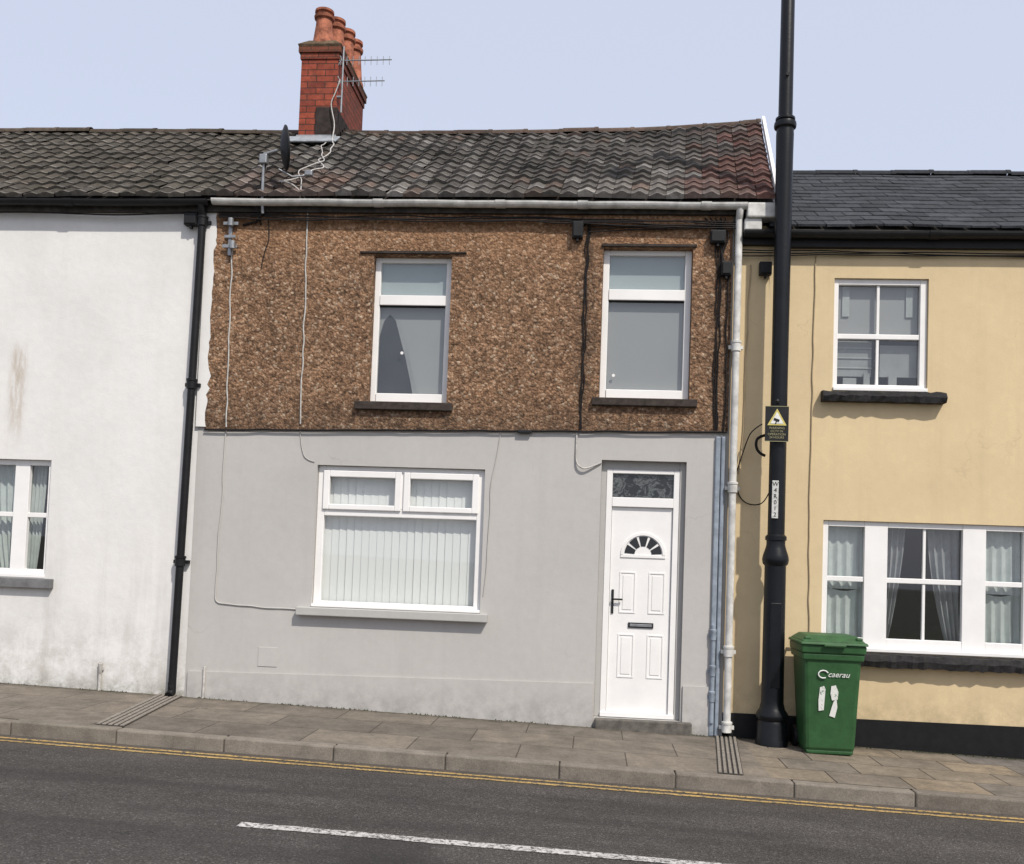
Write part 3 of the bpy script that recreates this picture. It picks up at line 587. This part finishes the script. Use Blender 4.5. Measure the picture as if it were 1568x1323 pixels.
cable('box_cable',[(-.22,-.04,4.95),(-.17,-.04,5.0),(-.1,-.04,5.03)],.008,CABLK,H,.003)
for i in range(5): cable('cable_tangle',[(1.0+.05*i,-.05,5.05),(1.08+.03*i,-.06,4.96+.01*i),(1.22-.02*i,-.05,4.93),(1.24-.03*i,-.05,4.84),(1.17,-.05,4.62+.03*i),(1.21,-.05,4.55)],.007,CABLK,H,.012,.08)
for i in range(3): cable('window_head_cable',[(-.15,-.05,4.90+.03*i),(.3,-.05,4.93+.02*i),(.7,-.05,4.93+.02*i),(1.1,-.05,4.97)],.006,CABLK,H,.012,.15)
cable('cable',[(1.25,-.04,4.6),(1.24,-.04,4.0),(1.25,-.04,3.3),(1.235,-.04,2.9)],.008,CABLK,H,.012)
p=P(); p.box(-3.89,-3.855,-.06,-.03,4.62,5.02); p.box(-3.95,-3.79,-.065,-.055,4.70,4.735); p.box(-3.95,-3.79,-.065,-.055,4.94,4.975); p.box(-3.93,-3.81,-.075,-.06,4.80,4.83); p.lathe([(.03,4.68),(.03,4.76)],-3.83,-.09,10); p.lathe([(.03,4.92),(.03,5.0)],-3.86,-.09,10); p.build('cable_bracket',GALV,H,bevel=.003)
# ---- chimney
p=P(); p.box(-3.87,-3.40,1.98,3.32,6.3,7.78); p.box(-3.885,-3.385,1.965,3.335,7.78,7.86); p.box(-3.905,-3.365,1.945,3.355,7.86,7.93); p.build('chimney_stack',BRICK,H,bevel=.004)
p=P()
for (e,z) in((.0,7.932),(.01,7.96),(-.10,8.06)):
    for x,y in((-3.905-e,1.945-e),(-3.365+e,1.945-e),(-3.365+e,3.355+e),(-3.905-e,3.355+e)): p.v.append((x,y,z))
for k in range(2):
    for i in range(4): j=(i+1)%4; p.f.append((4*k+i,4*k+j,4*k+4+j,4*k+4+i)); p.c.append((1,1,1))
p.f.append((8,9,10,11)); p.c.append((1,1,1)); p.build('chimney_flaunching',FLAUNCH,H)
p=P(); p.box(-3.655,-3.385,1.963,2.9,6.6,7.16); p.build('chimney_sooty_render',simple('sooty_render',(.045,.036,.033),.95,.5,14,.6,50,.1),H,bevel=.01)
p=P()
for x,y,zt in((-3.655,2.16,8.50),(-3.60,2.52,8.58),(-3.56,2.88,8.63),(-3.53,3.18,8.65)):
    h=zt-8.0
    p.lathe([(.155,7.98),(.15,8.05),(.13,8.10),(.105,8.0+h*.60),(.10,8.0+h*.75),(.125,8.0+h*.78),(.13,8.0+h*.84),(.10,8.0+h*.87),(.10,8.0+h*.92),(.122,8.0+h*.94),(.12,8.0+h),(.085,8.0+h),(.08,8.0+h*.7)],x,y,20,cap=False)
p.build('chimney_pots',POT,H,smooth=True)
p=P(); p.box(-3.93,-3.36,1.90,1.975,6.60,6.74); p.box(-3.89,-3.38,1.955,1.979,6.72,6.80); 
for i in range(5): p.box(-3.398,-3.385,1.95+.1*i,2.06+.1*i,6.62+.07*i,6.80+.07*i)
p.build('lead_flashing',LEAD,H,bevel=.01)
p=P(); M=Matrix.Rotation(math.atan2(1.78,2.57),4,'X'); p.box(-3.98,-3.30,-.16,.10,.035,.06,M=Matrix.Translation((0,1.83,6.64))@M); p.build('lead_apron',LEAD,H,bevel=.01)
A=empty('television_aerial')
tube('mast',[(-3.34,2.0,7.1),(-3.34,2.0,7.95)],.012,GALV,A)
def yagi(z,x0,x1,y,n,eh):
    tube('boom',[(x0,y,z),(x1,y,z+.01)],.008,GALV,A)
    for i in range(n):
        x=x0+.05+(x1-x0-.08)*i/(n-1); tube('element',[(x,y,z-eh),(x,y,z+eh)],.004,GALV,A)
yagi(7.77,-3.42,-2.72,2.0,9,.055); yagi(7.5,-3.40,-2.80,2.0,8,.06)
tube('reflector',[(-3.42,2.0,7.68),(-3.36,2.0,7.79),(-3.42,2.0,7.90)],.006,GALV,A); tube('reflector',[(-3.42,2.0,7.40),(-3.36,2.0,7.5),(-3.42,2.0,7.60)],.006,GALV,A); tube('bracket',[(-3.34,2.0,7.3),(-3.42,2.0,7.3)],.02,GALV,A)
cable('aerial_cable',[(-3.36,1.94,7.5),(-3.45,1.93,7.2),(-3.38,1.92,6.9),(-3.36,1.75,6.66),(-3.2,1.2,6.26),(-3.25,.8,5.99),(-3.05,.5,5.78),(-3.2,.2,5.57),(-3.45,0,5.44),(-3.2,-.1,5.37),(-3.07,-.14,5.2)],.007,CABLW,A,.03,.15)
cable('aerial_cable',[(-3.46,1.9,6.74),(-3.35,1.3,6.34),(-3.12,.7,5.93),(-3.3,.3,5.65),(-3.15,0,5.45),(-3.12,-.14,5.2)],.006,CABLW,A,.04,.15)
S=empty('satellite_dish')
nn=Vector((math.cos(math.radians(27)),math.sin(math.radians(27)),.12)).normalized(); up=Vector((0,0,1)); xa=up.cross(nn).normalized(); ya=nn.cross(xa)
M=Matrix(((xa.x,ya.x,nn.x,-3.35),(xa.y,ya.y,nn.y,-.14),(xa.z,ya.z,nn.z,5.73),(0,0,0,1)))
p=P(); rings=6; seg=28
for k in range(rings+1):
    r=k/rings
    for i in range(seg):
        a=2*math.pi*i/seg; p.v.append(tuple(M@Vector((.20*r*math.cos(a),.23*r*math.sin(a),.05*r*r))))
for k in range(rings):
    for i in range(seg):
        j=(i+1)%seg; p.f.append((k*seg+i,k*seg+j,(k+1)*seg+j,(k+1)*seg+i)); p.c.append((1,1,1))
o=p.build('dish',BLKM,S,smooth=True); sm=o.modifiers.new('s','SOLIDIFY'); sm.thickness=.012
tube('mounting_pole',[(-3.52,-.10,5.05),(-3.52,-.14,5.2),(-3.52,-.14,5.66),(-3.38,-.14,5.70)],.017,GALV,S)
tube('lnb_arm',[(-3.36,-.14,5.50),(-3.22,-.12,5.43),(-3.06,-.08,5.46)],.010,GALV,S); p=P(); p.box(-3.10,-3.02,-.11,-.05,5.45,5.51); p.box(-3.56,-3.48,-.18,-.10,5.55,5.65); p.build('lnb',GALV,S,bevel=.01)
tube('wall_bracket',[(-3.52,-.10,5.05),(-3.60,-.05,4.98),(-3.75,-.03,4.95)],.012,CABLK,S)
tube('dish_cable',[(-3.5,-.13,5.55),(-3.56,-.13,5.3),(-3.58,-.1,5.1),(-3.56,-.03,4.95)],.008,CABLK,S)
# ------------------------------------------------------------------ street
def sheet(name,mat,x0,x1,y0,y1,off,parent=None):
    p=P(); p.poly([(x0,y0,gz(x0)+off),(x1,y0,gz(x1)+off),(x1,y1,gz(x1)+off),(x0,y1,gz(x0)+off)])
    return p.build(name,mat,parent,recalc=False)
GR=simple('ground_soil',(.10,.10,.075),.95,.3,.5)
sheet('ground',GR,-300,300,-300,300,-.135)
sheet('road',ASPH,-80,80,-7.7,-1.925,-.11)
pv=empty('pavement')
sheet('paving',PAV,-80,80,-1.80,.12,0,pv); sheet('paving_opposite',PAV,-80,80,-11,-7.85,0,pv)
p=P(); x=-1.136-.915*16
while x<16:
    xm=x+.4575; z=gz(xm)+random.uniform(-.004,.004); s=-.0247; g=.003; c=random.uniform(.8,1.12); c=(c,c*random.uniform(.97,1.0),c*random.uniform(.93,1.0))
    p.box(x+g,x+.915-g,-1.930+random.uniform(-.004,.004),-1.803,z-.2,z+.004,zs=s,col=c)
    p.box(x+g,x+.915-g,-7.85,-7.72,z-.2,z+.004,zs=s,col=c); x+=.915
p.build('kerb_stones',KERB,pv,bevel=.014,attr=True)
p=P(); p.poly([(-40,-1.918,gz(-40)-.012),(40,-1.918,gz(40)-.012),(40,-1.80,gz(40)-.012),(-40,-1.80,gz(-40)-.012)]); p.poly([(-40,-1.918,gz(-40)-.2),(40,-1.918,gz(40)-.2),(40,-1.918,gz(40)-.012),(-40,-1.918,gz(-40)-.012)]); p.build('kerb_mortar',simple('dark_mortar',(.07,.06,.05),.95,.3),pv)
def m_line(name,c,wear,vec=None):
    k=N(name); n=k.noise(30,6,.8); b=k.ramp(n,[(wear,(.09,.085,.08)),(wear+.1,c)]); b=k.mix(1,b,k.ramp(k.noise(4,4),[(.3,.75),(.7,1)]),'MULTIPLY'); k.col(b); k.rough(.85,.2); k.bump(k.noise(120,3),.5,.004); return k.m
YL=m_line('yellow_line_paint',(.46,.31,.115),.42); WL=m_line('white_line_paint',(.56,.54,.52),.43)
def worn_line(name,mat,x0,x1,y0,y1,off):
    p=P(); x=x0; e0=y0; e1=y1
    while x<x1-1e-6:
        xb=min(x+.12,x1); n0=y0+random.uniform(-.006,.006); n1=y1+random.uniform(-.006,.006)
        p.poly([(x,e0,gz(x)+off),(xb,n0,gz(xb)+off),(xb,n1,gz(xb)+off),(x,e1,gz(x)+off)]); e0,e1=n0,n1; x=xb
    p.build(name,mat,recalc=False)
worn_line('yellow_road_line',YL,-30,30,-2.085,-2.035,-.106); worn_line('yellow_road_line',YL,-30,30,-2.19,-2.14,-.106)
for a in(-14.1,-8.1,-2.1,3.9): worn_line('white_centre_line',WL,a,a+4,-3.95,-3.85,-.106)
DC=simple('drain_concrete',(.22,.195,.165),.9,.35,15,.6,60); DG=simple('drain_groove',(.05,.045,.04),.95,.2)
for x0,x1,sh,ye in((-4.40,-4.14,.26,-1.79),(1.235,1.44,-.20,-1.79)):
    e=empty('drainage_channel')
    skew=lambda v: (v[0]-sh*v[1]/1.8, v[1], v[2]-.0247*(-sh*v[1]/1.8))
    p=P(); ny=6
    for i in range(ny):
        ya=ye+(-.02-ye)*i/ny; yb=ye+(-.02-ye)*(i+1)/ny
        p.poly([(x0,ya,gz(x0)+.004),(x1,ya,gz(x1)+.004),(x1,yb,gz(x1)+.004),(x0,yb,gz(x0)+.004)])
    p.v=[skew(v) for v in p.v]; p.build('channel_bed',DG,e,recalc=False)
    p=P(); n=5; w=(x1-x0)/n
    for i in range(n):
        y=ye+.01
        while y<-.08:
            a=x0+i*w+.008; z=gz(a)+.004; p.box(a,a+w-.016,y,min(y+.22,-.03),z-.0,z+.012); y+=.235
    p.v=[skew(v) for v in p.v]; p.build('channel_ribs',DC,e,bevel=.004)
p=P()
for i in range(700):
    x=random.choice([random.uniform(-7,-3.9),random.uniform(-4.2,.0),random.uniform(1.0,4.6)]); 
    if noise.noise(Vector((x*2.3,0,0)))<-.1: continue
    y=-.022-abs(random.gauss(0,.015)); z=gz(x); h=random.uniform(.004,.022); a=random.uniform(-.01,.01)
    p.poly([(x-.006,y,z),(x+.006,y-.004,z),(x+a,y-.006,z+h)])
p.build('moss',simple('moss',(.05,.06,.025),.95,.4,20),None)
p=P()
for i in range(160):
    x=random.uniform(-7,5); y=random.choice([-2.0-abs(random.gauss(0,.06)),-.04-abs(random.gauss(0,.12))]); z=gz(x)+(-.104 if y<-1.9 else .003); s=random.uniform(.004,.013); a=random.random()*6
    p.poly([(x+s*math.cos(a+k*1.57)*(1 if k%2 else .5),y+s*math.sin(a+k*1.57),z+random.uniform(0,.005)) for k in range(4)])
p.build('leaf_litter',simple('dry_litter',(.14,.10,.06),.9,.5,40),None)
# ------------------------------------------------------------------ lamp post
LP=empty('lamp_post'); x,y=1.73,-.25; g=gz(x)
p=P(); p.lathe([(.150,g-.05),(.150,g+.05),(.140,g+.07),(.140,g+.20),(.128,g+.23),(.150,g+.26),(.150,g+.29),(.118,g+.34),(.104,g+.40),(.100,1.50),(.100,1.60),(.118,1.62),(.125,1.66),(.118,1.70),(.098,1.76),(.088,1.80),(.088,1.84),(.100,1.845),(.100,1.88),(.080,1.90),(.078,3.5),(.082,5.60),(.085,5.80),(.082,5.86),(.104,5.875),(.108,5.90),(.104,5.925),(.085,5.94),(.094,5.95),(.094,5.97),(.068,5.99),(.063,8.6),(.05,8.65)],x,y,28)
p.build('column',POST,LP,smooth=True)
p=P(); p.box(x-.05,x+.05,y-.106,y-.09,.45,1.25); p.build('access_door',POST,LP,bevel=.006)
p=P(); 
for z in(6.38,): p.lathe([(.018,y-.085),(.018,y-.05)],x,z,10,axis='Y')
for z in(2.87,3.05): p.lathe([(.083,z-.012),(.083,z+.012)],x,y,24)
p.lathe([(.015,3.15),(.022,3.17),(.015,3.19)],x-.03,y-.085,10)
p.build('bands',BLKM,LP)
tube('bracket_arm',[(x,y,8.5),(x,y-.3,8.8),(x,y-1.1,8.95)],.035,POST,LP,True)
p=P(); p.box(x-.12,x+.12,y-1.65,y-1.05,8.9,9.0); p.build('lantern',POST,LP,bevel=.03)
p=P(); p.box(x-.062,x-.002,y-.095,y-.083,2.05,2.41); p.build('number_plate',simple('faded_plate',(.55,.55,.52),.6,.35,25),LP,bevel=.003)
for i,ch in enumerate('W4R012'): text('number',ch,(x-.032,y-.097,2.375-i*.058),.055,BLKM,LP)
W=empty('warning_sign'); ys=y-.11; X0,X1,Z0,Z1=1.585,1.805,2.78,3.12
p=P(); p.box(X0,X1,ys,ys+.006,Z0,Z1); p.build('plate',BLKM,W,bevel=.002)
YS=simple('sign_yellow',(.55,.47,.14),.5,.1); xm=(X0+X1)/2
p=P(); p.poly([(xm-.09,ys-.003,2.935),(xm+.09,ys-.003,2.935),(xm,ys-.003,3.095)]); p.build('triangle',YS,W)
p=P(); p.poly([(xm-.062,ys-.006,2.951),(xm+.062,ys-.006,2.951),(xm,ys-.006,3.064)]); p.build('triangle_fill',WP,W)
p=P(); M=Matrix.Translation((xm,ys-.009,2.985))@Matrix.Rotation(.35,4,'Y'); p.box(-.032,.022,-.001,.001,-.011,.011,M=M); p.box(-.006,.004,-.001,.001,-.035,-.011,M=M); p.build('camera_symbol',BLKM,W)
YT=simple('sign_lettering',(.30,.28,.15),.5,.1)
for i,tx in enumerate(('WARNING','CCTV IN','OPERATION','24 HOURS')): text('lettering',tx,(xm,ys-.003,2.908-i*.03),.030,YT,W)
p=P(); p.box(X0-.0,X1,ys-.002,ys-.0005,Z0+.0,Z0+.005); p.box(X0,X1,ys-.002,ys-.0005,Z1-.005,Z1); p.build('border',YT,W)
# ------------------------------------------------------------------ wheelie bin
B=empty('wheelie_bin'); bx=2.195; g=gz(bx)
def frust(p,x0,x1,y0,y1,z0,X0,X1,Y0,Y1,z1):
    n=len(p.v)
    for q in((x0,y0,z0),(x1,y0,z0),(x1,y1,z0),(x0,y1,z0),(X0,Y0,z1),(X1,Y0,z1),(X1,Y1,z1),(X0,Y1,z1)): p.v.append(q)
    for q in((0,3,2,1),(4,5,6,7),(0,1,5,4),(1,2,6,5),(2,3,7,6),(3,0,4,7)): p.f.append(tuple(n+i for i in q)); p.c.append((1,1,1))
yf=-.60
p=P(); frust(p,bx-.222,bx+.222,yf+.02,yf+.40,g+.03,bx-.262,bx+.262,yf-.04,yf+.50,g+.98)
p.build('body',GREEN,B,bevel=.035)
p=P(); frust(p,bx-.285,bx+.285,yf-.065,yf+.50,g+.925,bx-.290,bx+.290,yf-.07,yf+.50,g+1.0)
frust(p,bx-.272,bx+.272,yf-.050,yf+.50,g+.86,bx-.276,bx+.276,yf-.054,yf+.50,g+.924)
frust(p,bx-.205,bx+.205,yf+.03,yf+.38,g+.005,bx-.215,bx+.215,yf+.028,yf+.385,g+.045)
p.build('rim',GREEN,B,bevel=.012)
p=P(); frust(p,bx-.305,bx+.305,yf-.09,yf+.50,g+1.002,bx-.295,bx+.295,yf-.075,yf+.50,g+1.03); frust(p,bx-.285,bx+.285,yf-.065,yf+.49,g+1.03,bx-.22,bx+.22,yf+.03,yf+.42,g+1.085)
p.box(bx-.10,bx+.10,yf-.105,yf-.075,g+.985,g+1.015)
for sx in(-1,1): p.box(bx+sx*.23-.03,bx+sx*.23+.03,yf-.04,yf-.0,g+1.04,g+1.075)
p.build('lid',GREENL,B,bevel=.012)
tube('handle',[(bx-.24,yf+.50,g+.97),(bx-.24,yf+.56,g+1.0),(bx+.24,yf+.56,g+1.0),(bx+.24,yf+.50,g+.97)],.015,GREEN,B)
p=P()
for sx in(-1,1):
    a=bx+sx*.235; p.lathe([(.09,a-.025),(.10,a-.02),(.10,a+.02),(.09,a+.025)],yf+.42,g+.10,22,axis='X')
p.lathe([(.012,bx-.24),(.012,bx+.24)],yf+.42,g+.10,8,axis='X')
p.build('wheels',BLKM,B,smooth=True)
def bf(z): return yf+.02-.06*(z-g-.03)/.95-.004
rx=math.pi/2+.063
tube('council_swirl',[(bx-.085+.045*math.cos(t*.6+.4),bf(g+.72)-.008,g+.735+.035*math.sin(t*.6+.4)) for t in range(9)],.006,WP,B)
text('council_lettering','caerau',(bx+.05,bf(g+.72)-.006,g+.735),.072,WP,B,(rx,0,0),1,.35)
p=P()
for q in([(-.115,.40),(-.07,.41),(-.065,.52),(-.06,.60),(-.075,.63),(-.11,.615),(-.12,.50)],[(-.02,.36),(.03,.345),(.05,.44),(.04,.52),(.015,.49),(.0,.44)],[(.0,.50),(.05,.51),(.055,.58),(.03,.64),(-.01,.63),(-.015,.56)]):
    p.poly([(bx+a,bf(g+z)-.0045,g+z) for a,z in q])
k=N('smeared_white_paint'); k.col(k.ramp(k.noise(22,5,.8),[(.36,(.05,.13,.06)),(.43,(.66,.66,.62))])); k.rough(.6,.3)
p.build('painted_number',k.m,B)
# ------------------------------------------------------------------ light
el=math.radians(50); az=math.radians(36)
sd=Vector((math.sin(az)*math.cos(el),-math.cos(az)*math.cos(el),math.sin(el)))
sl=bpy.data.lights.new('sun','SUN'); sl.energy=4.1; sl.angle=math.radians(1.0); sl.color=(1,.945,.86)
so=bpy.data.objects.new('sun',sl); link(so); so.rotation_euler=sd.to_track_quat('Z','Y').to_euler()
w=bpy.data.worlds.new('World'); SC.world=w; w.use_nodes=True; t=w.node_tree; bg=t.nodes['Background']
sk=t.nodes.new('ShaderNodeTexSky'); sk.sky_type='NISHITA'; sk.sun_disc=False; sk.sun_elevation=el; sk.sun_rotation=math.radians(180)-az; sk.air_density=1.0; sk.dust_density=3.0; sk.ozone_density=1.2
mx=t.nodes.new('ShaderNodeMix'); mx.data_type='RGBA'; mx.inputs[0].default_value=.74; mx.inputs[7].default_value=(5.75,6.15,7.35,1)
t.links.new(sk.outputs[0],mx.inputs[6]); t.links.new(mx.outputs[2],bg.inputs[0]); bg.inputs[1].default_value=.135
# ------------------------------------------------------------------ camera
cd=bpy.data.cameras.new('camera'); co=bpy.data.objects.new('camera',cd); link(co); SC.camera=co
RR=(Matrix.Rotation(math.atan(.085),4,'Z')@Matrix.Rotation(math.pi/2+math.atan(.05),4,'X')@Matrix.Rotation(.036,4,'Z'))
co.matrix_world=Matrix.Translation((0,-9.8,1.55))@RR
cd.sensor_width=36; cd.lens=1500/1568*36; cd.shift_y=(785-661.5)/1568; cd.clip_end=2000
SC.view_settings.view_transform='Standard'; SC.view_settings.look='None'; SC.view_settings.exposure=0
